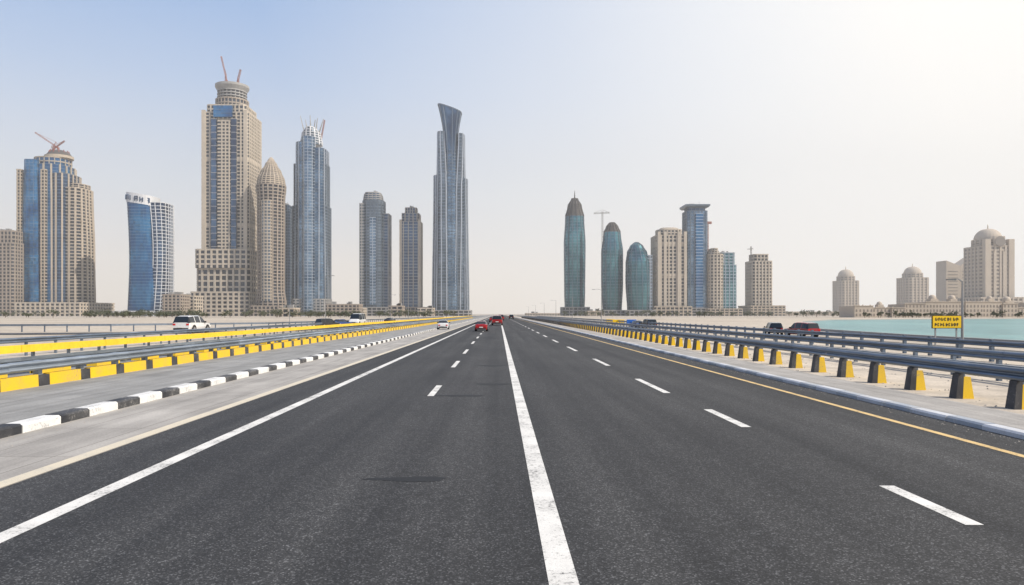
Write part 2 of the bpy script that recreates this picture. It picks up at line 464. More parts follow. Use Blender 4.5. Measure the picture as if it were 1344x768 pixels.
facade(b, "crown_mid_", lambda z: ellp(17, 16, 0, 28, 28), b.z(124), b.z(112), 4, M_win, M_gry, 1.3, 2.2, 20, 1.2, 1.2)
P = b.p("crown_cap", M_gry)
loft(P, [at(ellp(19, 18, 0, 28, 28), b.z(112)), at(ellp(22, 21, 0, 28, 28), b.z(107)), at(ellp(22, 21, 0, 28, 28), b.z(104)), at(ellp(17, 16, 0, 28, 28), b.z(102.5))])
facade(b, "lower_", lambda z: rectp(34, 29, -1, 28, 3), 0, b.z(352), 7.5, M_win, M_cr, 2.4, 0.7, 30, 2.6, 1.3)
facade(b, "annex_", lambda z: rectp(34.5, 31, -1, 27, 2), b.z(352), b.z(327), 6, M_win, M_cr, 2.2, 0.7, 34, 2.4, 1.2)
facade(b, "podium_", lambda z: rectp(37, 36, -1, 24, 1), 0, b.z(383), 5, M_win, M_cr, 2.2, 0.9, 40, 2.4, 1.2)
crane(b, (b.x(286), 26, b.z(103)), 12, 0, (b.x(280.5), 24, b.z(65)), M_crane, 1.7)
crane(b, (b.x(301), 30, b.z(103)), 8, 0, (b.x(306), 26, b.z(82)), M_crane, 2.2)
b.done()

# B5 domed round tower
b = Bld("domed_tower", 870, 349)
tab = [(0, 18.5), (b.z(398), 18), (b.z(380), 15.8), (b.z(260), 16.2), (b.z(243), 17.6)]
facade(b, "", lambda z: ellp(lerp(tab, z), lerp(tab, z), 0, 20, 32), 0, b.z(240), 4.2, M_win, M_br, 1.2, 1.0, 18, 1.4, 1.3)
facade(b, "front_bay_", lambda z: ellp(6, 3, 0, 3.2, 16), b.z(395), b.z(262), 4.2, M_gg, M_cr2, 1.3, 0.6, 7, 0.9, .8)
dt = [(b.z(240), 17.8), (b.z(232), 16.6), (b.z(222), 12.5), (b.z(212), 7.2), (b.z(205), 3), (b.z(202), 0.6)]
facade(b, "dome_", lambda z: ellp(lerp(dt, z), lerp(dt, z), 0, 20, 32), b.z(240), b.z(202), 2.6, M_brd, M_cr2, 1.2, 0.6, 20, 1.0, 0.6)
facade(b, "podium_", lambda z: rectp(20, 20, 0, 20, 2), 0, b.z(401), 4.2, M_win, M_br, 1.6, 0.8, 30, 1.6, 1)
b.done()

# B6
b = Bld("office_block", 1000, 371)
facade(b, "", lambda z: rectp(10, 12, 0, 14, 1), 0, b.z(276), 4.4, M_gd, M_sld, 0.9, 0.4, 24, 0.8, 0.7)
facade(b, "top_", lambda z: rectp(7, 10, 0, 14, 1), b.z(276), b.z(268), 4.4, M_gd, M_sld, 0.9, 0.4, 14, 0.8, 0.7)
roofkit(b, 0, 14, 7, b.z(268)); b.done()

# B7 stepped glass tower with crown of spires
b = Bld("glass_skyscraper", 900, 403)
facade(b, "base_", lambda z: rectp(22.5, 20, 0, 24, 4), 0, b.z(392), 4, M_gg, M_gry, 1.6, 0.7, 30, 1.4, 1.0)
facade(b, "left_", lambda z: ellp(lerp([(0, 11), (b.z(190), 9)], z), 18, b.x(394), 24, 24, 3.5), b.z(392), b.z(184), 4.2, M_gb2, M_sld, 0.7, 0.35, 13, 1.2, 1.2, M_sil)
facade(b, "right_", lambda z: ellp(lerp([(0, 12), (b.z(220), 9.5)], z), 18, b.x(413.5), 24, 24, 3.5), b.z(392), b.z(192), 4.2, M_gb2, M_sld, 0.7, 0.35, 13, 1.2, 1.2, M_sil)
facade(b, "outer_", lambda z: rectp(21, 12, 0, 24, 2), b.z(392), b.z(212), 4.2, M_gg, M_sld, 1.4, 0.4, 26, 1.3, 0.9)
facade(b, "outer_low_", lambda z: rectp(22.5, 13, 0, 24, 2), b.z(392), b.z(268), 4.2, M_gg, M_sld, 1.4, 0.4, 26, 1.3, 0.9)
facade(b, "centre_", lambda z: ellp(8.5, 9, b.x(403), 8, 24), 0, b.z(178), 4.2, M_gb2, M_sil, 0.5, 0.3, 10, 0.6, 0.6)
facade(b, "head_", lambda z: ellp(lerp([(b.z(184), 14), (b.z(170), 12), (b.z(163), 6)], z), 13, b.x(403), 22, 24), b.z(186), b.z(163), 3.5, M_gg, M_whc, 0.9, 0.6, 14, 1.6, 1.0)
P = b.p("spires", M_crw)
for x0, x1, yt in ((396, 389, 147), (399, 396, 152), (403, 402, 146), (405, 409, 152), (408, 412, 150), (411, 420, 151)):
    beam(P, (b.x(x0), 20, b.z(178)), (b.x(x1), 18, b.z(yt)), 1.8, 0.6)
P = b.p("spire_frame", M_crane)
truss(P, (b.x(414), 24, b.z(184)), (b.x(421), 20, b.z(152)), 1.2, 3)
b.done()

# B8
b = Bld("office_tower", 950, 487)
facade(b, "", lambda z: ellp(14.5, 15, b.x(488), 18, 28, 4), 0, b.z(262), 4.2, M_gg, M_sld, 1.3, 0.5, 20, 1.0, 0.9, plant=22)
facade(b, "cap_", lambda z: ellp(lerp([(b.z(262), 12.8), (b.z(255), 12.2), (b.z(251), 10)], z), 12, b.x(487), 18, 28, 3.4), b.z(262), b.z(251), 3, M_gb2, M_gry, 1.3, 1.0, 16, 0.9, 0.9)
facade(b, "core_", lambda z: rectp(3.2, 9, b.x(474), 14), 0, b.z(266), 4.2, M_gg, M_gry, 1.7, 0.5, 8, 1.2, .8)
facade(b, "bay_", lambda z: rectp(4, 2, b.x(489), 2.5), b.z(400), b.z(285), 4.2, M_gb2, M_sil, 0.8, 0.3, 3, 0.7, .6)
facade(b, "podium_", lambda z: rectp(22, 20, b.x(488), 18), 0, b.z(403), 4, M_win, M_gry, 1.4, 0.7, 26, 1.2, 1)
roofkit(b, 0, 18, 8, b.z(251)); b.done()
b = Bld("slab_tower", 960, 506.5)
facade(b, "", lambda z: rectp(3.6, 10, 0, 12), 0, b.z(280), 4.2, M_gd, M_gry, 0.9, 0.4, [0.0, 0.12, 0.25, 0.5, .75], 1.3, 0.8)
b.done()

# B9
b = Bld("office_tower", 950, 538)
for pre, hw, z0, z1 in (("", 14, 0, b.z(290)), ("mid_", 11.5, b.z(290), b.z(279)), ("top_", 7.5, b.z(279), b.z(271))):
    facade(b, pre, lambda z: rectp(hw, hw, 0, 16, 1.5), z0, z1, 4.2, M_gd, M_gry, 1.0, 0.4, 16, 1.1, 0.8, M_cr)
P = b.p("corner_piers", M_cr)
for sx in (-1, 1): box(P, sx*13-1.8, sx*13+1.8, 0.8, 5, 0, b.z(288))
facade(b, "podium_", lambda z: rectp(20, 20, 0, 18), 0, b.z(403), 4, M_win, M_br, 1.4, 0.7, 26, 1.2, 1)
roofkit(b, 0, 16, 7, b.z(271)); b.done()

# B10 supertall with flared crown
b = Bld("twisted_skyscraper", 920, 590)
def pa(z):
    l = b.x(lerp([(0, 569.5), (b.z(300), 571.5), (b.z(172), 573.5)], z)); r = b.x(lerp([(0, 594), (b.z(260), 590), (b.z(172), 584)], z))
    return ellp((r-l)/2, 17, (l+r)/2, 20, 24, 3.0)
def pb(z):
    r = b.x(lerp([(0, 611), (b.z(300), 610), (b.z(172), 608)], z)); l = b.x(lerp([(0, 588), (b.z(260), 592), (b.z(174), 598)], z))
    return ellp((r-l)/2, 17, (l+r)/2, 23, 24, 3.0)
def pc(z):
    h = lerp([(0, 14), (b.z(250), 11), (b.z(180), 9)], z)
    return ellp(h, 10, b.x(591), 14, 20, 2.4)
facade(b, "west_", pa, 0, b.z(171), 4.4, M_gg, M_sld, 0.9, 0.35, 14, 1.3, 1.3, M_sil)
facade(b, "east_", pb, 0, b.z(173), 4.4, M_gg, M_sld, 0.9, 0.35, 14, 1.3, 1.3, M_sil)
facade(b, "centre_", pc, 0, b.z(178), 4.4, M_gb2, M_sld, 0.9, 0.35, 10, 0.9, 0.8, M_sld)
facade(b, "shoulder_", lambda z: ellp(6, 12, b.x(lerp([(0, 572), (b.z(228), 574)], z)), 20, 20, 3), 0, b.z(228), 4.4, M_gg, M_sld, 0.9, 0.35, 10, 1.2, 1.0, M_sil)
facade(b, "shoulder_r_", lambda z: ellp(5.5, 12, b.x(lerp([(0, 609), (b.z(240), 607)], z)), 22, 20, 3), 0, b.z(232), 4.4, M_gg, M_sld, 0.9, 0.35, 10, 1.2, 1.0, M_sil)
G = b.p("crown", M_gd); S = b.p("crown_ribs", M_sld)
secs = []
N = 14
for i in range(N + 1):
    t = i / N; z = b.z(215) + (b.z(140) - b.z(215)) * t
    l = b.x(584 - 10 * t ** 2.2); r = b.x(598 + 7 * t ** 2.0)
    tilt = (t ** 2)
    secs.append([(x, y, z + tilt * b.w(5.5) * -((x - (l + r) / 2) / ((r - l) / 2))) for x, y in ellp((r - l) / 2, 8 + 5 * t, (l + r) / 2, 13, 24, 3.2)])
loft(G, secs)
for k in range(0, 24, 2):
    for i in range(N):
        beam(S, secs[i][k], secs[i + 1][k], 0.9)
for k in range(24): beam(S, secs[-1][k], secs[-1][(k+1) % 24], 1.3)
facade(b, "podium_", lambda z: rectp(28, 24, 0, 20, 4), 0, b.z(407), 4, M_win, M_gry, 1.4, 0.7, 30, 1.2, 1)
b.done()

# right cluster
def bullet(name, D, cx, tab, gm, sm, nf, depth=1.0, e=2.3, crown=None, fh=4.4, dx=None):
    b = Bld(name, D, cx)
    T = sorted((b.z(py), b.w(h)) for py, h in tab)
    ztop = T[-1][0]
    X = sorted((b.z(py), b.w(h)) for py, h in (dx or [(412, 0), (300, 0)]))
    def pf(z): h = lerp(T, z); return ellp(h, h * depth, lerp(X, z), T[0][1] + 4, 28, e)
    zc = b.z(crown) if crown else ztop
    facade(b, "", pf, 0, zc, fh, gm, sm, 0.6, 0.25, nf, 0.7, 0.6)
    if crown: facade(b, "crown_", pf, zc, ztop, 3.0, M_brd, M_brd, 1.2, 0.8, nf, 1.2, 1.2)
    return b, T
b, T = bullet("glass_tower", 1000, 756, [(414, 12.5), (380, 13.5), (320, 14), (285, 12.2), (268, 8.5), (258, 3.5)], M_gt, M_sld, 14, crown=282)
beam(b.p("spire", M_brd), (0, T[0][1] + 4, b.z(262)), (0, T[0][1] + 4, b.z(247)), 2.4, 0.4)
facade(b, "podium_", lambda z: rectp(b.w(17), 20, 0, 16), 0, b.z(403), 4, M_win, M_gry, 1.4, 0.7, 26, 1.2, 1)
b.done()
b, T = bullet("glass_tower", 960, 806, [(414, 12), (370, 14), (330, 14), (305, 11), (295, 7), (290, 2.5)], M_gt, M_sld, 14, crown=303)
facade(b, "podium_", lambda z: rectp(b.w(16), 20, 0, 16), 0, b.z(407), 4, M_win, M_gry, 1.4, 0.7, 26, 1.2, 1)
b.done()
b, T = bullet("glass_tower", 940, 841, [(414, 14.5), (370, 16.3), (345, 15.8), (330, 13), (321, 8), (316, 2)], M_gt, M_sld, 14, crown=None, dx=[(414, 1), (350, 0), (316, -2)])
facade(b, "side_", lambda z: rectp(3.0, 9, b.x(855), 18), 0, b.z(334), 4.4, M_gg, M_sil, 1.0, 0.5, 8, 1.0, .8)
facade(b, "podium_", lambda z: rectp(b.w(18), 20, 0, 16), 0, b.z(407), 4, M_win, M_gry, 1.4, 0.7, 26, 1.2, 1)
b.done()
b = Bld("tower_crane", 1010, 796)
P = b.p("mast", M_crw); truss(P, (0, 40, 0), (0, 40, b.z(272)), 1.8, 4, 0.4)
P = b.p("jib", M_crw); truss(P, (b.x(784), 40, b.z(275)), (b.x(806), 40, b.z(274)), 1.5, 4, 0.35)
beam(P, (0, 40, b.z(270)), (b.x(785), 40, b.z(274)), .4); beam(P, (0, 40, b.z(270)), (b.x(805), 40, b.z(274)), .4)
b.done()

b = Bld("apartment_tower", 950, 882)
facade(b, "", lambda z: rectp(b.w(19.5), 19, 0, 20, 3), 0, b.z(308), 4.8, M_win, M_cr, 1.7, 0.6, 28, 1.9, 1.1, plant=9)
P = b.p("piers_big", M_cr)
for px in (865, 873, 891, 899.5): box(P, b.x(px)-1.9, b.x(px)+1.9, -1.4, 2.2, 0, b.z(304))
facade(b, "top_", lambda z: ellp(b.w(15.5), 15, 0, 20, 24, 3.5), b.z(308), b.z(300), 4.2, M_win, M_cr, 1.8, 1.0, 22, 1.7, 1.1)
P = b.p("roof", M_cr2); loft(P, [at(ellp(b.w(14), 14, 0, 20, 24, 3), b.z(300)), at(ellp(b.w(11), 11, 0, 20, 24, 3), b.z(297.5)), at(ellp(b.w(3), 3, 0, 20, 24, 3), b.z(296.5))])
facade(b, "podium_", lambda z: rectp(b.w(24), 26, 0, 20), 0, b.z(402), 4.2, M_win, M_cr2, 1.7, 0.8, 34, 1.6, 1)
b.done()

b = Bld("office_tower", 960, 916)
facade(b, "", lambda z: rectp(b.w(13.3), 14, 0, 16, 1.5), 0, b.z(276), 4.2, M_gb2, M_sld, 0.9, 0.35, 20, 1.1, 0.9)
facade(b, "bay_", lambda z: rectp(b.w(4.5), 2, b.x(918), 1.4), 0, b.z(280), 4.2, M_gb, M_sil, 0.8, 0.3, 0)
facade(b, "neck_", lambda z: rectp(b.w(11), 12, 0, 16, 1), b.z(276), b.z(272), 4.2, M_gd, M_sld, 0.9, 0.35, 16, 1.1, 0.7)
P = b.p("roof", M_sld); loft(P, [at(rectp(b.w(14), 15, 0, 16), b.z(272)), at(rectp(b.w(16), 17, 0, 16), b.z(270)), at(rectp(b.w(16), 17, 0, 16), b.z(268))])
facade(b, "podium_", lambda z: rectp(b.w(18), 22, 0, 18), 0, b.z(404), 4, M_win, M_gry, 1.4, 0.7, 26, 1.2, 1)
P = b.p("hoist", M_crane); box(P, b.x(930), b.x(936), 6, 10, b.z(293), b.z(290)); truss(P, (b.x(931.5), 8, 0), (b.x(931.5), 8, b.z(290)), 1.2, 4, .35)
roofkit(b, 0, 16, 14, b.z(268)); b.done()

b = Bld("mixed_use_tower", 950, 950)
facade(b, "stone_", lambda z: ellp(b.w(9.3), 14, b.x(942), 16, 24, 3.5), 0, b.z(333), 4.6, M_win, M_cr, 1.9, 0.6, 18, 2.0, 1.1)
facade(b, "stone_top_", lambda z: ellp(b.w(lerp([(b.z(333), 7.5), (b.z(326), 4)], z)), 10, b.x(941), 16, 20, 2.5), b.z(333), b.z(325), 3, M_win, M_cr, 1.4, 0.6, 14, 1.2, .8)
facade(b, "glass_", lambda z: rectp(b.w(9.5), 13, b.x(958.5), 17, 2), 0, b.z(347), 4.4, M_gt, M_sil, 0.9, 0.4, 16, 0.9, 0.8)
facade(b, "glass_top_", lambda z: rectp(b.w(8.5), 12, b.x(957.5), 17, 1), b.z(347), b.z(331), 4.4, M_gt, M_sil, 1.1, 0.8, 14, 0.9, 0.8)
facade(b, "podium_", lambda z: rectp(b.w(22), 24, 0, 18), 0, b.z(405), 4, M_win, M_cr2, 1.4, 0.7, 30, 1.4, 1)
roofkit(b, b.x(957), 17, 8, b.z(331)); b.done()

b = Bld("hotel_tower", 1000, 1001)
facade(b, "", lambda z: rectp(b.w(12.8), 14, 0, 16, 2), 0, b.z(342), 4.8, M_win, M_cr, 1.9, 0.6, 22, 2.0, 1.1)
facade(b, "top_", lambda z: rectp(b.w(9.5), 11, 0, 16, 2), b.z(342), b.z(333), 4, M_win, M_cr, 1.6, 0.7, 16, 1.6, 1)
facade(b, "podium_", lambda z: rectp(b.w(22), 26, b.x(1006), 20), 0, b.z(401), 4.2, M_win, M_cr2, 1.8, 0.8, 34, 1.6, 1)
truss(b.p("crane", M_crw), (b.x(991), 16, b.z(338)), (b.x(991), 16, b.z(322)), 1.4, 3)
truss(b.p("crane", M_crw), (b.x(986), 16, b.z(326)), (b.x(994), 16, b.z(325)), 1.2, 3)
b.done()

# far right
def domed(name, D, cx, hw, body, dome, tip, drum=0.8):
    b = Bld(name, D, cx)
    facade(b, "", lambda z: rectp(b.w(hw), b.w(hw), 0, b.w(hw), b.w(hw*0.25)), 0, b.z(body), 5.5, M_fard, M_far, 2.6, 0.6, 22, 3.0, 1.2)
    zb, zt = b.z(body), b.z(dome)
    facade(b, "drum_", lambda z: ellp(b.w(hw*drum), b.w(hw*drum), 0, b.w(hw), 24, 3), zb, zb + (zt - zb)*0.4, 4, M_fard, M_far, 1.8, 0.8, 14, 2.2, 1.2)
    P = b.p("dome", M_far); z_ = zb + (zt-zb)*0.4
    loft(P, [at(ellp(b.w(hw*drum*math.cos(i/8*math.pi*0.47)), b.w(hw*drum*math.cos(i/8*math.pi*0.47)), 0, b.w(hw), 24), z_ + (zt-z_)*math.sin(i/8*math.pi*0.5)) for i in range(9)])
    beam(P, (0, b.w(hw), zt - 1), (0, b.w(hw), b.z(tip)), 1.6, 0.5)
    return b
domed("domed_tower", 1400, 1116, 12, 368, 353, 349).done()
domed("domed_tower", 1350, 1206, 14, 364, 349, 345, 0.75).done()
b = domed("clock_tower", 1000, 1311, 20.5, 322, 298, 292, 0.78)
P = b.p("arch_bay", M_far)
box(P, -b.w(7), b.w(7), -2.0, 1.5, b.z(322), b.z(310))
P = b.p("clock_face", M_fard)
loft(P, [[(7.5*math.cos(2*math.pi*i/20), -3.2, b.z(317)+7.5*math.sin(2*math.pi*i/20)) for i in range(20)], [(7.5*math.cos(2*math.pi*i/20), -2.0, b.z(317)+7.5*math.sin(2*math.pi*i/20)) for i in range(20)]])
P = b.p("corner_piers", M_far)
for sx in (-1, 1):
    box(P, sx*b.w(15.5)-4, sx*b.w(15.5)+4, -2.4, 5, 0, b.z(314)); box(P, sx*b.w(6)-1.8, sx*b.w(6)+1.8, -2.0, 2, 0, b.z(330))
facade(b, "podium_", lambda z: rectp(b.w(27), 30, 0, 24), 0, b.z(390), 5, M_fard, M_far, 2.4, 0.9, 34, 2.4, 1.2)
b.done()
b = Bld("twin_slab_building", 1100, 1260)
P = b.p("walls", M_far)
for pts in ([(1242, 414), (1260, 414), (1260, 349), (1242, 342)], [(1260.3, 414), (1278, 414), (1278, 337), (1260.3, 349)]):
    a = [(b.x(x), 0, max(0, b.z(y)) if y < 413 else 0) for x, y in pts]
    c = [(x, 26, z) for x, y, z in a]
    v, f, _ = P; n = len(v); v += a + c
    f += [(n, n+1, n+2, n+3), (n+7, n+6, n+5, n+4)] + [(n+i, n+4+i, n+4+(i+1) % 4, n+(i+1) % 4) for i in range(4)]
P = b.p("window_strips", M_fard)
for k in range(13):
    zz = 8 + k * 5.2
    for px0 in (1244.5, 1263): box(P, b.x(px0), b.x(px0+12.5), -0.4, 0.3, zz, zz + 1.0)
b.done()

# palace along the far shore
b = Bld("waterfront_palace", 520, 1236)
x0, x1 = b.x(1122), b.x(1420)
W = b.p("walls", M_far); Wd = b.p("windows", M_fard); Rf = b.p("roof_details", M_far)
x = x0; 
while x < x1:
    w = R.uniform(9, 18); h = R.choice((7.2, 8.6, 10.2, 11.6)); dep = R.uniform(0, 4)
    if 1 < (x - x0) < 8: h = 9
    box(W, x, x + w - 0.01, dep, 24, 0, h)
    box(Rf, x - 0.3, x + w + 0.2, dep - 0.4, dep + 0.6, h, h + 0.5)
    nb = int(w / 2.4); bw = w / nb
    for i in range(nb):
        for fl in range(int(h / 3.4)):
            cx = x + (i + 0.5) * bw; z = 0.9 + fl * 3.3
            v, f, _ = Wd; n = len(v)
            pr_ = [(-0.62, 0), (0.62, 0), (0.62, 1.5), (0.4, 1.95), (0, 2.15), (-0.4, 1.95), (-0.62, 1.5)]
            v += [(cx + a, dep - 0.06, z + c) for a, c in pr_]; f.append(tuple(n + q for q in range(7)))
        if R.random() < 0.6: box(Rf, x + i*bw + .3, x + i*bw + .9, dep - 0.2, dep + 0.5, h+0.5, h + 1.1)
    if R.random() < 0.55:
        cx = x + w / 2; r = R.uniform(1.8, 3)
        box(W, cx - r, cx + r, dep + 1, dep + 1 + 2*r, h, h + 2.6)
        loft(Rf, [at(ellp(r*0.95*math.cos(i/6*1.5), r*0.95*math.cos(i/6*1.5), cx, dep+1+r, 16), h + 2.6 + r*1.1*math.sin(i/6*1.57)) for i in range(7)])
    x += w
b.done()

# low buildings
def lowb(name, D, pxa, pxb, top, m1, m2, n=20, fh=3.8, nb=1):
    b = Bld(name, D, (pxa+pxb)/2)
    facade(b, "", lambda z: rectp(b.w((pxb-pxa)/2), 12, 0, 14), 0, b.z(top), fh, m1, m2, fh*0.42, 0.4, n, 1.5, 0.7)
    P = b.p("roof_plant", M_gry)
    for i in range(3):
        x = R.uniform(-0.7, 0.7) * b.w((pxb-pxa)/2); box(P, x-2, x+2, 8, 13, b.z(top), b.z(top)+R.uniform(1.5, 3))
    b.done()
lowb("low_building", 780, 212, 236, 386, M_win, M_br)
lowb("low_building", 820, 232, 254, 388, M_win, M_cr, 16)
lowb("low_building", 760, 118, 160, 411, M_win, M_cr, 24, 3)
lowb("low_building", 800, 427, 470, 399, M_win, M_br, 26)
lowb("low_building", 900, 448, 476, 404, M_win, M_cr, 18)
lowb("low_building", 700, 366, 384, 404, M_win, M_cr2, 12)
lowb("low_building", 800, 510, 527, 401, M_win, M_br, 12)
lowb("low_building", 850, 548, 568, 404, M_win, M_cr, 12)
lowb("low_building", 1100, 1028, 1120, 409, M_fard, M_far, 60)
lowb("low_building", 1200, 690, 744, 411, M_fard, M_far, 40)
lowb("low_building", 900, 772, 792, 408, M_fard, M_cr2, 12)

# ------------------------------------------------------------------ ground, road
def strip(P, x0, x1, y0, y1, z):
    v, f, _ = P; n = len(v); v += [(x0, y0, z), (x1, y0, z), (x1, y1, z), (x0, y1, z)]; f.append((n, n+1, n+2, n+3))
o = Obj("ground"); P = o.p("g", M_sand)
xs = [-9000, -3000, -1000, -300, -100, -30, 30, 100, 300, 1000, 3000, 9000]; ys = [-200, -50, 0, 50, 150, 400, 1000, 3000, 14000]
for i in range(len(xs)-1):
    for j in range(len(ys)-1): strip(P, xs[i], xs[i+1], ys[j], ys[j+1], -0.25)
o.done()
YE = 1400
o = Obj("water"); P = o.p("w", M_water)
pts = [(46, 30), (48, 80), (52, 110), (66, 150), (100, 225), (140, 290), (230, 340), (420, 400), (800, 420), (1500, 380), (1500, -50), (52, -50)]
P[0].extend([(x, y, -0.17) for x, y in pts]); P[1].append(tuple(reversed(range(len(pts))))); o.done()
o = Obj("shoreline_wall"); P = o.p("w", M_gry)
for a, c in zip(pts[:8], pts[1:9]): beam(P, (a[0], a[1], -0.15), (c[0], c[1], -0.15), 0.5)
o.done()

o = Obj("concrete_shoulder"); P = o.p("s", M_conc)
strip(P, -10.0, -7.0, -30, YE, 0.0); strip(P, 10.3, 10.6, -30, YE, 0.0); o.done()
o = Obj("pavement"); P = o.p("s", M_walk)
box(P, -15.5, -10.36, -30, YE, -0.2, 0.11); o.done()
o = Obj("median"); P = o.p("s", M_walk)
strip(P, -21, -15.5, -30, YE, -0.02); o.done()
o = Obj("pavement"); P = o.p("s", M_conc)
box(P, 10.72, 12.6, -30, YE, -0.2, 0.08); o.done()
o = Obj("road_verge"); P = o.p("s", M_sand2); strip(P, 12.6, 28, -30, YE, -0.03); o.done()
o = Obj("road"); P = o.p("s", M_asph)
for a in range(-30, YE, 55): strip(P, -7.12, 10.42, a, min(YE, a + 55), 0.004)
o.done()
# painted markings
o = Obj("centre_line"); P = o.p("l", M_white); strip(P, 0.46, 0.74, -5, YE, 0.008); o.done()
o = Obj("edge_line"); P = o.p("l", M_white); strip(P, -5.68, -5.42, -5, YE, 0.008); o.done()
o = Obj("edge_line"); P = o.p("l", M_yline); strip(P, 9.1, 9.27, -5, YE, 0.008); o.done()
o = Obj("shoulder_line"); P = o.p("l", M_cream); strip(P, -7.42, -7.14, -5, YE, 0.008); o.done()
o = Obj("lane_dashes"); P = o.p("l", M_white)
for y0, y1, xa in [(8.1, 9.95, 5.62), (15.1, 17.9, 5.45), (21.6, 26.3, 5.3), (33.0, 38.0, 5.26), (46, 52, 5.2)] + [(60 + 14*i, 66 + 14*i, 5.15) for i in range(40)]:
    strip(P, xa - 0.11, xa + 0.11, y0, y1, 0.008)
for y0, y1, xa in [(20.8, 23.9, -2.08), (32, 36.3, -2.15), (43, 48, -2.2)] + [(57 + 13*i, 62 + 13*i, -2.25) for i in range(42)]:
    strip(P, xa - 0.1, xa + 0.1, y0, y1, 0.008)
o.done()
o = Obj("shadow_streaks"); P = o.p("p", M_shadow)  # flat dark sheets standing in for cast shadows on the asphalt
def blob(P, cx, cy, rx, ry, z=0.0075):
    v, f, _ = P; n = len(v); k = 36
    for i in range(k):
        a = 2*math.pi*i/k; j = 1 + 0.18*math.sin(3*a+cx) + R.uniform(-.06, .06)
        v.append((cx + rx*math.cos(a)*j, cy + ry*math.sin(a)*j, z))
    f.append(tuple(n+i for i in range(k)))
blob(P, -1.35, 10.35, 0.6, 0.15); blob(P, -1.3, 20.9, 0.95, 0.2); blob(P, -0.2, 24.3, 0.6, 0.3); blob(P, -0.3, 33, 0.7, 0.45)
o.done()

# kerbs
def kerb(x0, x1, y0, period, wl, mw, mb, h, end=900):
    o = Obj("kerb"); W = o.p("light_blocks", mw); K = o.p("dark_blocks", mb)
    y = y0
    while y < end:
        for PP, a, c in ((W, y, y + wl), (K, y + wl, y + period)):
            secs = []; j = R.uniform(-.012, .012); jh = R.uniform(-.008, .008)
            for yy in (a + 0.012, c - 0.012):
                secs.append([(x0, yy, 0.0), (x1 + j, yy, 0.0), (x1 + j, yy, h - 0.04 + jh), (x1 + j - math.copysign(0.05, x1 - x0), yy, h + jh), (x0, yy, h + jh)])
            if x1 < x0: secs = [list(reversed(s)) for s in secs]
            loft(PP, [list(reversed(s)) for s in secs])
        y += period
    o.done()
kerb(-10.36, -9.98, 14.36 - 2.35 * 7, 2.35, 1.27, M_kw, M_kb, 0.2)
kerb(10.72, 10.42, 3, 2.6, 1.4, M_kg2, M_kg, 0.13)

# ------------------------------------------------------------------ barriers
def wbeam(P, X, side, zc, hh, y0, y1, th=0.09):
    pr_ = [(-1.0, 0.0), (-0.86, 0.6), (-0.55, 1.0), (-0.3, 0.75), (-0.12, 0.1), (0.12, 0.1), (0.3, 0.75), (0.55, 1.0), (0.86, 0.6), (1.0, 0.0)]
    out = [(X + side * th * d, zc + hh * t) for t, d in pr_]
    inn = [(X + side * th * d - side * 0.012, zc + hh * t) for t, d in reversed(pr_)]
    ring = out + inn
    if side > 0: ring = list(reversed(ring))
    y = y0; k = 0
    while y < y1:
        L = 4.3 if y < 80 else 40
        e = min(y + L, y1); jx = R.uniform(-.012, .012); jz = R.uniform(-.008, .008)
        loft(P, [[(a + jx, y, c + jz) for a, c in ring], [(a + jx, e, c + jz) for a, c in ring]]); y = e; k += 1
# left near barrier
o = Obj("guardrail"); X = -15.2
wbeam(o.p("rail", M_galvL), X, 1, 0.80, 0.165, 4, 700)
wbeam(o.p("rail_back", M_galvL), X - 0.42, -1, 0.80, 0.165, 4, 700)
Py = o.p("yellow_blocks", M_yel); Pd = o.p("dark_blocks", M_blk); Ps = o.p("posts", M_galvL)
y = 20.9 - 2.3 * 6 
while y < 400:
    def tr(P, a, c, top):
        loft(P, [[(X+0.02, a, -0.02), (X, a, top), (X-0.22, a, top), (X-0.26, a, -0.02)], [(X+0.02, c, -0.02), (X, c, top), (X-0.22, c, top), (X-0.26, c, -0.02)]])
    tr(Py, y, y + 1.72, 0.5); tr(Pd, y + 1.735, y + 2.285, 0.47)
    box(Ps, X - 0.30, X - 0.12, y + 1.9, y + 2.1, 0.44, 0.96)
    box(Ps, X - 0.12, X, y + 1.93, y + 2.07, 0.72, 0.9)
    y += 2.3
o.done()
# yellow barrier behind it
o = Obj("yellow_barrier"); X = -19.6
P = o.p("beam", M_yrail)
for y in range(4, 500, 6):
    box(P, X - 0.12, X + 0.12, y, y + 5.97, 0.92, 1.22)
P = o.p("lower_rail", M_galvL); box(P, X - 0.08, X + 0.08, 4, 500, 0.5, 0.72)
P = o.p("posts", M_galvL)
for i in range(200): box(P, X-0.2, X-0.125, 5+2.4*i, 5.15+2.4*i, -0.25, 1.15)
P = o.p("base", M_yel)
for i in range(120): box(P, X-0.25, X+0.25, 5+4*i, 7.0+4*i, -0.25, 0.3)
o.done()
# far left rails
o = Obj("guardrail"); X = -31
wbeam(o.p("rail", M_galvR), X, 1, 0.80, 0.17, 20, 120)
P = o.p("posts", M_galvR)
for i in range(33): box(P, X-0.15, X-0.02, 21+3*i, 21.15+3*i, -0.25, 0.9)
o.done()
def pathrail(name, pts, mat, z=0.8, hh=0.16, post=3.0, mat2=None):
    o = Obj(name); P = o.p("rail", mat); Q = o.p("posts", mat2 or mat)
    for a, c in zip(pts, pts[1:]):
        a = Vector((*a, 0)); c = Vector((*c, 0)); d = c - a; L = d.length; d.normalize(); n = Vector((d.y, -d.x, 0))
        for s, dz in ((0.05, -hh*0.5), (0.05, hh*0.5)):
            A = a + n*s + Vector((0, 0, z+dz)); C = c + n*s + Vector((0, 0, z+dz)); beam(P, A, C, hh*0.9)
        k = int(L/post)
        for i in range(k): 
            q = a + d*(L*i/k); box(Q, q.x-0.07, q.x+0.07, q.y-0.07, q.y+0.07, -0.25, z+hh)
    o.done()
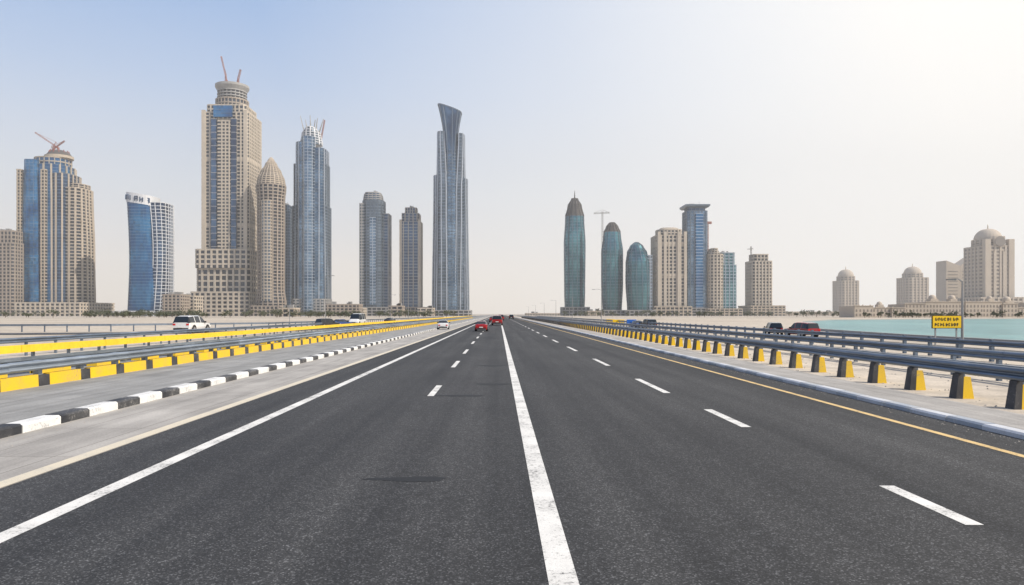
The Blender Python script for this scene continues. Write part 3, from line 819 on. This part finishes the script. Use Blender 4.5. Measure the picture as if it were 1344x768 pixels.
pathrail("guardrail", [(-150, 92), (-95, 97), (-60, 106), (-42, 125), (-38, 165), (-36, 260), (-34, 420)], M_galvR)
# right rails
o = Obj("guardrail"); X = 13.9
wbeam(o.p("rail", M_galvR), X - 0.12, -1, 0.89, 0.18, 3, 700, 0.1)
Pb = o.p("beam_cap", M_galvR)
Py = o.p("yellow_blocks", M_yel); Pd = o.p("black_blocks", M_blk); Ps = o.p("posts", M_galvR)
y = 20.57 - 2.3 * 6
while y < 420:
    loft(Py, [[(X-0.10, y-0.17, -0.05), (X+0.24, y-0.17, -0.05), (X+0.24, y+0.17, -0.05), (X-0.10, y+0.17, -0.05)], [(X-0.04, y-0.13, 0.62), (X+0.16, y-0.13, 0.62), (X+0.16, y+0.13, 0.62), (X-0.04, y+0.13, 0.62)]])
    loft(Pd, [[(X-0.30, y-0.172, -0.05), (X-0.103, y-0.172, -0.05), (X-0.103, y+0.172, -0.05), (X-0.30, y+0.172, -0.05)], [(X-0.20, y-0.132, 0.72), (X-0.043, y-0.132, 0.72), (X-0.043, y+0.132, 0.72), (X-0.20, y+0.132, 0.72)]])
    box(Ps, X - 0.11, X + 0.03, y - 0.08, y + 0.08, 0.62, 1.04)
    y += 2.3
box(Pb, X - 0.05, X + 0.1, 3, 700, 1.04, 1.09)
o.done()
o = Obj("guardrail"); X = 18.8
P = o.p("rail", M_galvR)
wbeam(P, X, -1, 0.94, 0.17, 4, 700); wbeam(P, X, -1, 0.42, 0.12, 4, 700)
P = o.p("posts", M_galvR)
for i in range(200): box(P, X, X+0.14, 5+2.6*i, 5.16+2.6*i, -0.25, 1.1)
o.done()
o = Obj("guardrail"); X = 26
P = o.p("rail", M_galvR); wbeam(P, X, -1, 0.93, 0.15, 4, 500); wbeam(P, X, -1, 0.45, 0.12, 4, 500)
P = o.p("posts", M_galvR)
for i in range(180): box(P, X, X+0.16, 5+2.6*i, 5.2+2.6*i, -0.25, 1.15)
o.done()
# windblown stones and grit on the verges
o = Obj("gravel"); P = o.p("g", simple("stone_grit", (0.34, 0.31, 0.27), 0.9, var=0.3, scale=3))
def stone(x, y, z, r):
    v, f, _ = P; n = len(v)
    v += [(x + R.uniform(.6, 1.2)*r*a, y + R.uniform(.6, 1.2)*r*c, z + R.uniform(.5, 1)*r*d) for a, c, d in ((1, 0, 0), (0, 1, 0), (-1, 0, 0), (0, -1, 0), (0, 0, 1))]
    f += [(n, n+1, n+4), (n+1, n+2, n+4), (n+2, n+3, n+4), (n+3, n, n+4)]
for i in range(1400): stone(R.uniform(12.7, 26), 12 + 60*R.random()**1.5, -0.03, R.uniform(.015, .06))
for i in range(500): stone(-10.0 + abs(R.gauss(0, .35)), 8 + 50*R.random()**1.5, 0.0, R.uniform(.006, .02))
for i in range(500): stone(10.36 - abs(R.gauss(0, .3)), 8 + 50*R.random()**1.5, 0.004, R.uniform(.006, .02))
o.done()

# service roads
def ribbon(name, pts, w, mat, z):
    o = Obj(name); P = o.p("r", mat)
    V = [Vector(p) for p in pts]
    D = []
    for i in range(len(V)-1):
        p0 = V[max(0, i-1)]; p1 = V[i]; p2 = V[i+1]; p3 = V[min(len(V)-1, i+2)]
        for k in range(8):
            t = k/8; D.append(0.5*((2*p1)+(-p0+p2)*t+(2*p0-5*p1+4*p2-p3)*t*t+(-p0+3*p1-3*p2+p3)*t**3))
    D.append(V[-1]); v, f, _ = P
    for i, p in enumerate(D):
        d = (D[min(i+1, len(D)-1)] - D[max(0, i-1)]); d.normalize(); n = Vector((d.y, -d.x))
        a = p - n*w/2; c = p + n*w/2; v += [(a.x, a.y, z), (c.x, c.y, z)]
        if i: k = 2*i; f.append((k-2, k-1, k+1, k))
    o.done()
ribbon("service_road", [(-260, 70), (-120, 84), (-48, 100), (-33.5, 135), (-32, 200), (-30, 400), (-30, 900)], 9, M_asph2, -0.2)
ribbon("service_road", [(34, -20), (34, 60), (33.5, 90), (27, 130), (24, 220), (24, 900)], 8, M_asph2, -0.2)

# ------------------------------------------------------------------ vehicles
def carpaint(name, col):
    m, nt, b = newmat(name)
    n = noise(nt, coords(nt), 1.5, 3)
    nt.links.new(ramp(nt, n, [(0.3, tuple(c*0.85 for c in col)), (0.7, col)]), b.inputs["Base Color"])
    b.inputs["Roughness"].default_value = 0.25; b.inputs["Coat Weight"].default_value = 0.6
    return m
CP = {"red": carpaint("car_paint_red", (0.34, 0.012, 0.016)), "white": carpaint("car_paint_white", (0.72, 0.72, 0.72)),
      "black": carpaint("car_paint_black", (0.02, 0.022, 0.028)), "blue": carpaint("car_paint_blue", (0.02, 0.06, 0.2)),
      "silver": carpaint("car_paint_silver", (0.4, 0.41, 0.42))}
M_cg = simple("car_glass", (0.02, 0.025, 0.03), 0.08, var=0.2)
M_tyre = simple("tyre_rubber", (0.02, 0.02, 0.02), 0.85, var=0.2, scale=5)
M_rim = simple("wheel_rim", (0.45, 0.45, 0.46), 0.3, 0.7, 0.1)
M_trim = simple("black_trim", (0.03, 0.03, 0.03), 0.6, var=0.2)
M_tl = simple("tail_light", (0.5, 0.01, 0.01), 0.2, var=0.1)
M_hl = simple("head_light", (0.8, 0.8, 0.76), 0.15, var=0.05)
M_plate = simple("plate_white", (0.7, 0.7, 0.68), 0.5, var=0.05)
PROF = {
 "sedan": (0.24, [(-2.3, .80, .86, .74, .62, 'p'), (-2.22, .95, 1.0, .84, .72, 'p'), (-1.65, 1.0, 1.05, .88, .76, 'g'), (-1.0, 1.0, 1.42, .9, .60, 's'), (-0.06, .98, 1.47, .9, .62, 'b'), (0.02, .98, 1.47, .9, .62, 's'), (0.45, .96, 1.42, .9, .60, 'g'), (1.15, .94, 1.0, .89, .78, 'p'), (2.05, .78, .84, .84, .70, 'p'), (2.32, .62, .66, .70, .58, 'p')], 1.42, -1.35, .33),
 "suv": (0.32, [(-2.35, 1.02, 1.10, .84, .74, 'g'), (-2.12, 1.08, 1.72, .93, .70, 's'), (-1.2, 1.08, 1.80, .95, .72, 'b'), (-1.1, 1.08, 1.80, .95, .72, 's'), (-0.05, 1.06, 1.81, .95, .72, 'b'), (0.05, 1.06, 1.81, .95, .72, 's'), (0.55, 1.05, 1.74, .95, .70, 'g'), (1.2, 1.04, 1.12, .94, .84, 'p'), (2.15, .95, 1.02, .91, .80, 'p'), (2.4, .72, .78, .80, .66, 'p')], 1.5, -1.45, .39),
 "van": (0.34, [(-2.6, 1.15, 2.15, .93, .80, 'p'), (-2.5, 1.2, 2.3, .97, .82, 's'), (-1.5, 1.2, 2.34, .98, .84, 'b'), (-1.35, 1.2, 2.34, .98, .84, 's'), (-0.2, 1.2, 2.34, .98, .84, 'b'), (-0.05, 1.2, 2.34, .98, .84, 's'), (1.1, 1.15, 2.24, .98, .82, 'g'), (1.85, 1.12, 1.28, .96, .84, 'p'), (2.35, .98, 1.06, .92, .80, 'p'), (2.55, .7, .76, .82, .7, 'p')], 1.7, -1.55, .38)}
def car(name, kind, col, x, y, rot, z=0.0, sc=1.0):
    o = Obj(name, (x, y, z), rot)
    sill, st, fy, ry, wr = PROF[kind]
    B = o.p("body", CP[col]); G = o.p("windows", M_cg)
    def ring(s):
        yy, zb, zr, wb, wrr, k = s
        zm = sill + (zb - sill) * 0.45
        h = [(wb*0.93, sill), (wb*1.0+0.02, zm), (wb, zb), (wrr, zr - 0.06), (wrr*0.82, zr)]
        return [(a, yy, c) for a, c in h] + [(-a, yy, c) for a, c in reversed(h)]
    for i in range(len(st)-1):
        a = ring(st[i]); c = ring(st[i+1]); k = st[i][5]; n = 10
        for j in range(n):
            j2 = (j+1) % n
            q = (a[j], a[j2], c[j2], c[j])
            side = j in (2, 6); top = j in (3, 4, 5)
            P = G if ((k in 'gs' and side) or (k == 'g' and top)) else B
            m = len(P[0]); P[0].extend(q); P[1].append((m+3, m+2, m+1, m))
    for s, rev in ((st[0], False), (st[-1], True)):
        a = ring(s); m = len(B[0]); B[0].extend(a); idx = tuple(range(m, m+10)); B[1].append(tuple(reversed(idx)) if rev else idx)
    yb, yf = st[0][0], st[-1][0]; W = st[3][3]
    T = o.p("tyres", M_tyre); Rm = o.p("rims", M_rim); K = o.p("trim", M_trim)
    for yy in (fy, ry):
        for sx in (-1, 1):
            for PP, r, xa, xb in ((T, wr, W-0.22, W+0.035), (Rm, wr*0.62, W+0.035, W+0.05)):
                sec = lambda xx: [(sx*xx, yy + r*math.cos(2*math.pi*i/20), wr + r*math.sin(2*math.pi*i/20)) for i in range(20)]
                loft(PP, [sec(xa), sec(xb)])
            sec = lambda xx: [(sx*xx, yy + (wr+.07)*math.cos(2*math.pi*i/20), wr + .02 + (wr+.07)*math.sin(2*math.pi*i/20)) for i in range(20)]
            loft(K, [sec(W-0.1), sec(W+0.024)])
    wl = st[0][3]; zt = st[0][1]
    TL = o.p("tail_lights", M_tl); HL = o.p("head_lights", M_hl)
    for sx in (-1, 1):
        box(TL, sx*(wl-.14)-.14, sx*(wl-.14)+.14, yb-0.03, yb+0.08, zt-0.2, zt-0.03)
        wf = st[-1][3]; zf = st[-1][1]; box(HL, sx*(wf-.1)-.17, sx*(wf-.1)+.17, yf-0.12, yf+0.02, zf-0.1, zf+0.04)
        box(K, sx*(W+.09)-.09, sx*(W+.09)+.09, 0.75, 0.9, st[4][1], st[4][1]+0.16)
    box(K, -wl*.9, wl*.9, yb-0.06, yb+0.1, sill, sill+0.22); box(K, -wl*.9, wl*.9, yf-0.1, yf+0.05, sill, sill+0.2)
    box(K, -.4, .4, yf-.05, yf+.025, sill+.24, sill+.36)
    box(o.p("plate", M_plate), -.26, .26, yb-0.075, yb-0.062, sill+.28, sill+.4)
    e = o.done(); e.scale = (sc, sc, sc)
def place(px, y): return (px - VX) * y / F
car("red_car", "sedan", "red", place(632, 100), 100, 0, 0.004)
car("red_car", "suv", "red", place(652.5, 150), 150, 0, 0.004, 1.2)
car("red_car", "sedan", "red", place(647, 210), 210, 0, 0.004, 1.2)
car("red_car", "suv", "red", place(657.5, 260), 260, 0, 0.004, 1.25)
car("dark_car", "suv", "black", place(671, 330), 330, 0, 0.004, 1.2)
car("white_car", "sedan", "white", place(582, 112), 112, 0.05, 0.0)
car("white_suv", "suv", "white", place(252, 98), 98, math.radians(-2), -0.2, 1.36)
car("white_van", "van", "white", place(469, 158), 158, math.radians(175), -0.2, 1.2)
car("dark_car", "suv", "black", place(430, 134), 134, math.radians(-40), -0.2, 1.0)
car("blue_car", "sedan", "blue", place(448, 142), 142, math.radians(-35), -0.2, 1.1)
car("dark_car", "sedan", "black", place(512, 190), 190, math.radians(-10), -0.2, 1.1)
car("red_car", "suv", "red", place(1052, 80), 80, math.radians(12), -0.2, 0.95)
car("dark_car", "suv", "black", place(1015, 88), 88, math.radians(-12), -0.2, 0.9)
car("dark_car", "suv", "black", place(851, 122), 122, math.radians(5), -0.2, 1.0)
car("blue_car", "sedan", "blue", place(836, 128), 128, math.radians(8), -0.2, 1.0)

# ------------------------------------------------------------------ street furniture
M_pole = simple("pole_grey", (0.30, 0.30, 0.30), 0.5, 0.4, 0.1, 2)
M_signy = simple("sign_yellow", (0.78, 0.50, 0.01), 0.45, var=0.1)
M_signk = simple("sign_black", (0.02, 0.02, 0.02), 0.5, var=0.05)
M_signb = simple("sign_blue", (0.02, 0.12, 0.45), 0.45, var=0.05)
def lamp(x, y, h, arm, z=-0.25):
    o = Obj("street_lamp", (x, y, z)); P = o.p("pole", M_pole)
    cyl(P, (0, 0), 0.10, 0, h, 12, 0.05); box(P, -.18, .18, -.18, .18, 0, .35)
    beam(P, (0, 0, h-0.05), (arm*0.5, 0, h+0.14), 0.07); beam(P, (arm*0.5, 0, h+0.14), (arm, 0, h+0.1), 0.06)
    Q = o.p("lantern", M_steel); s = math.copysign(1, arm)
    loft(Q, [[(arm-.1*s, -.08, h+.04), (arm-.1*s, .08, h+.04), (arm-.1*s, .08, h+.16), (arm-.1*s, -.08, h+.16)], [(arm+.5*s, -.13, h+.06), (arm+.5*s, .13, h+.06), (arm+.5*s, .13, h+.13), (arm+.5*s, -.13, h+.13)]])
    o.done()
lamp(place(1263, 47), 47, 5.0, -0.55)
for yy in (150, 210, 270, 340, 420, 520): lamp(22.4, yy, 8, -1.6)
for px, yy, h in ((427, 150, 11), (536, 260, 9), (512, 230, 9), (549, 330, 9), (380, 170, 5)): lamp(place(px, yy), yy, h, 1.5)
o = Obj("yellow_sign", (place(1243, 46), 46, 0))
z0, z1 = 1.56, 2.36
box(o.p("backing", M_signk), -0.99, 0.99, 0.03, 0.09, z0-.04, z1+.04)
box(o.p("panel", M_signy), -0.95, 0.95, 0.0, 0.028, z0, z1)
P = o.p("posts", M_pole); box(P, -.75, -.67, .095, .16, -.25, z1); box(P, .67, .75, .095, .16, -.25, z1)
P = o.p("lettering", M_signk)
def glyph(P, x, z, w, h, seed):
    r = random.Random(seed); t = 0.05
    box(P, x, x+t, -.012, -.002, z, z+h)
    if r.random() < .6: box(P, x+t, x+w, -.012, -.002, z+h-t, z+h)
    if r.random() < .5: box(P, x+t, x+w, -.012, -.002, z+h*.45, z+h*.45+t*.9)
    if r.random() < .6: box(P, x+t, x+w, -.012, -.002, z, z+t)
    if r.random() < .6: box(P, x+w, x+w+t*.9, -.012, -.002, z+t, z+h-t)
for i in range(8): glyph(P, -0.78 + i*0.2, 2.04, 0.1, 0.2, i)
for i in range(9): glyph(P, -0.82 + i*0.185, 1.68, 0.09, 0.2, 50+i)
o.done()
def smallsign(name, px, y, w, h, zc, mat):
    o = Obj(name, (place(px, y), y, -0.2)); box(o.p("panel", mat), -w/2, w/2, 0, .04, zc-h/2, zc+h/2)
    P = o.p("posts", M_pole); box(P, -w*.35, -w*.35+.08, .05, .12, 0, zc+h/2); box(P, w*.35-.08, w*.35, .05, .12, 0, zc+h/2)
    box(o.p("border", M_whc), -w/2-.04, w/2+.04, .042, .05, zc-h/2-.04, zc+h/2+.04); o.done()
smallsign("yellow_sign", 812, 150, 2.6, 1.1, 0.9, M_signy)
smallsign("yellow_sign", 801, 170, 2.2, 1.0, 0.9, M_signy)
smallsign("blue_sign", 829, 132, 1.8, 1.0, 1.1, M_signb)

# ------------------------------------------------------------------ distant vegetation (one mass)
M_leaf = simple("foliage", (0.075, 0.085, 0.045), 0.8, var=0.5, scale=0.6)
M_bark = simple("bark", (0.12, 0.09, 0.06), 0.9, var=0.2)
o = Obj("distant_trees"); L = o.p("leaves", M_leaf); T = o.p("trunks", M_bark)
def bush(x, y, h, r):
    beam(T, (x, y, -.25), (x + R.uniform(-.3, .3), y, h*.6), 0.35, 0.15)
    for i in range(3): beam(T, (x, y, h*.35), (x + R.uniform(-r, r)*.6, y + R.uniform(-r, r)*.5, h*.75), .16, .06)
    v, f, _ = L
    cl = [(x + R.uniform(-r, r)*.7, y + R.uniform(-r, r)*.7, h*R.uniform(.45, .9), r*R.uniform(.3, .55)) for _ in range(6)]
    for cx, cy, cz, cr in cl:
        for _ in range(16):
            p = Vector((R.gauss(0, .5), R.gauss(0, .5), R.gauss(0, .4))) * cr + Vector((cx, cy, cz))
            a = Vector((R.uniform(-1, 1), R.uniform(-1, 1), R.uniform(-1, 1))).normalized() * 0.55
            c = Vector((R.uniform(-1, 1), R.uniform(-1, 1), R.uniform(-1, 1))).normalized() * 0.45
            n = len(v); v += [tuple(p-a), tuple(p+c), tuple(p+a), tuple(p-c)]; f.append((n, n+1, n+2, n+3))
for i in range(190):
    px = R.choice((R.uniform(0, 600), R.uniform(110, 260), R.uniform(320, 560))); D = R.uniform(480, 780); h = R.uniform(2.5, 6)
    bush(place(px, D), D, h, h*.8)
for i in range(80):
    px = R.uniform(740, 1110); D = R.uniform(560, 900); h = R.uniform(3, 6)
    bush(place(px, D), D, h, h*.7)
for i in range(40):
    px = R.uniform(1130, 1400); D = R.uniform(500, 516); h = R.uniform(2.5, 5)
    bush(place(px, D), D, h, h*.5)
o.done()

# ------------------------------------------------------------------ dusty air over the district (real volume)
hm = bpy.data.materials.new("dusty_air"); hm.use_nodes = True; nt = hm.node_tree
for n in list(nt.nodes):
    if n.type == 'BSDF_PRINCIPLED': nt.nodes.remove(n)
vs = nd(nt, "ShaderNodeVolumeScatter"); vs.inputs["Density"].default_value = 0.00033
vs.inputs["Color"].default_value = (1.0, 0.99, 0.97, 1); vs.inputs["Anisotropy"].default_value = 0.1
out = [n for n in nt.nodes if n.type == 'OUTPUT_MATERIAL'][0]
nt.links.new(vs.outputs[0], out.inputs["Volume"])
o = Obj("haze"); box(o.p("air", hm), -6000, 6000, 350, 1650, -1.0, 380); o.done()

# ------------------------------------------------------------------ light & sky
EL = math.radians(42); AZ = math.radians(116)
sd = Vector((math.sin(AZ)*math.cos(EL), math.cos(AZ)*math.cos(EL), math.sin(EL)))
sl = bpy.data.lights.new("sun", 'SUN'); sl.energy = 4.8; sl.angle = math.radians(0.5); sl.color = (1.0, 0.91, 0.79)
so = bpy.data.objects.new("sun", sl); so.rotation_euler = sd.to_track_quat('Z', 'Y').to_euler(); so.location = (60, -40, 80)
scene.collection.objects.link(so)

w = bpy.data.worlds.new("World"); scene.world = w; w.use_nodes = True
nt = w.node_tree; bg = nt.nodes["Background"]; bg.inputs[1].default_value = 0.1
sky = nd(nt, "ShaderNodeTexSky", sky_type='NISHITA'); sky.sun_disc = False
sky.sun_elevation = EL; sky.sun_rotation = AZ; sky.dust_density = 1.0; sky.air_density = 1.0; sky.ozone_density = 2.0
tc = nd(nt, "ShaderNodeTexCoord"); sp = nd(nt, "ShaderNodeSeparateXYZ"); nt.links.new(tc.outputs["Generated"], sp.inputs[0])
# hazy desert air: cream at the horizon thinning to pale blue aloft (ramp holds colour / 13)
grad = ramp(nt, sp.outputs[2], [(0.0, (.82, .745, .665)), (0.07, (.80, .735, .68)), (0.17, (.66, .68, .71)), (0.30, (.43, .53, .70)), (0.42, (.27, .41, .66)), (0.65, (.12, .22, .44)), (1.0, (.07, .15, .36))])
g10 = nd(nt, "ShaderNodeVectorMath", operation='SCALE'); g10.inputs[3].default_value = 13.0; nt.links.new(grad, g10.inputs[0])
c = mixc(nt, 0.85, sky.outputs[0], g10.outputs[0])
dt_ = nd(nt, "ShaderNodeVectorMath", operation='DOT_PRODUCT'); dt_.inputs[1].default_value = Vector((0.86, 0.30, 0.42)).normalized()
nt.links.new(tc.outputs["Generated"], dt_.inputs[0])
gl = ramp(nt, dt_.outputs["Value"], [(0.16, 0.0), (0.5, 0.42), (0.8, 0.95), (1.0, 1.0)])
c = mixc(nt, gl, c, (11.2, 10.9, 10.4))
nt.links.new(c, bg.inputs[0])

# ------------------------------------------------------------------ camera
cd = bpy.data.cameras.new("camera"); cd.sensor_width = 36; cd.lens = F / 1344 * 36
cd.shift_x = (672 - VX) / 1344; cd.shift_y = (VY - 384) / 1344; cd.clip_end = 30000; cd.clip_start = 0.1
co = bpy.data.objects.new("camera", cd); co.location = (0, 0, H); co.rotation_euler = (math.radians(90), 0, 0)
scene.collection.objects.link(co); scene.camera = co
scene.view_settings.view_transform = 'Standard'; scene.view_settings.look = 'None'; scene.view_settings.exposure = 0
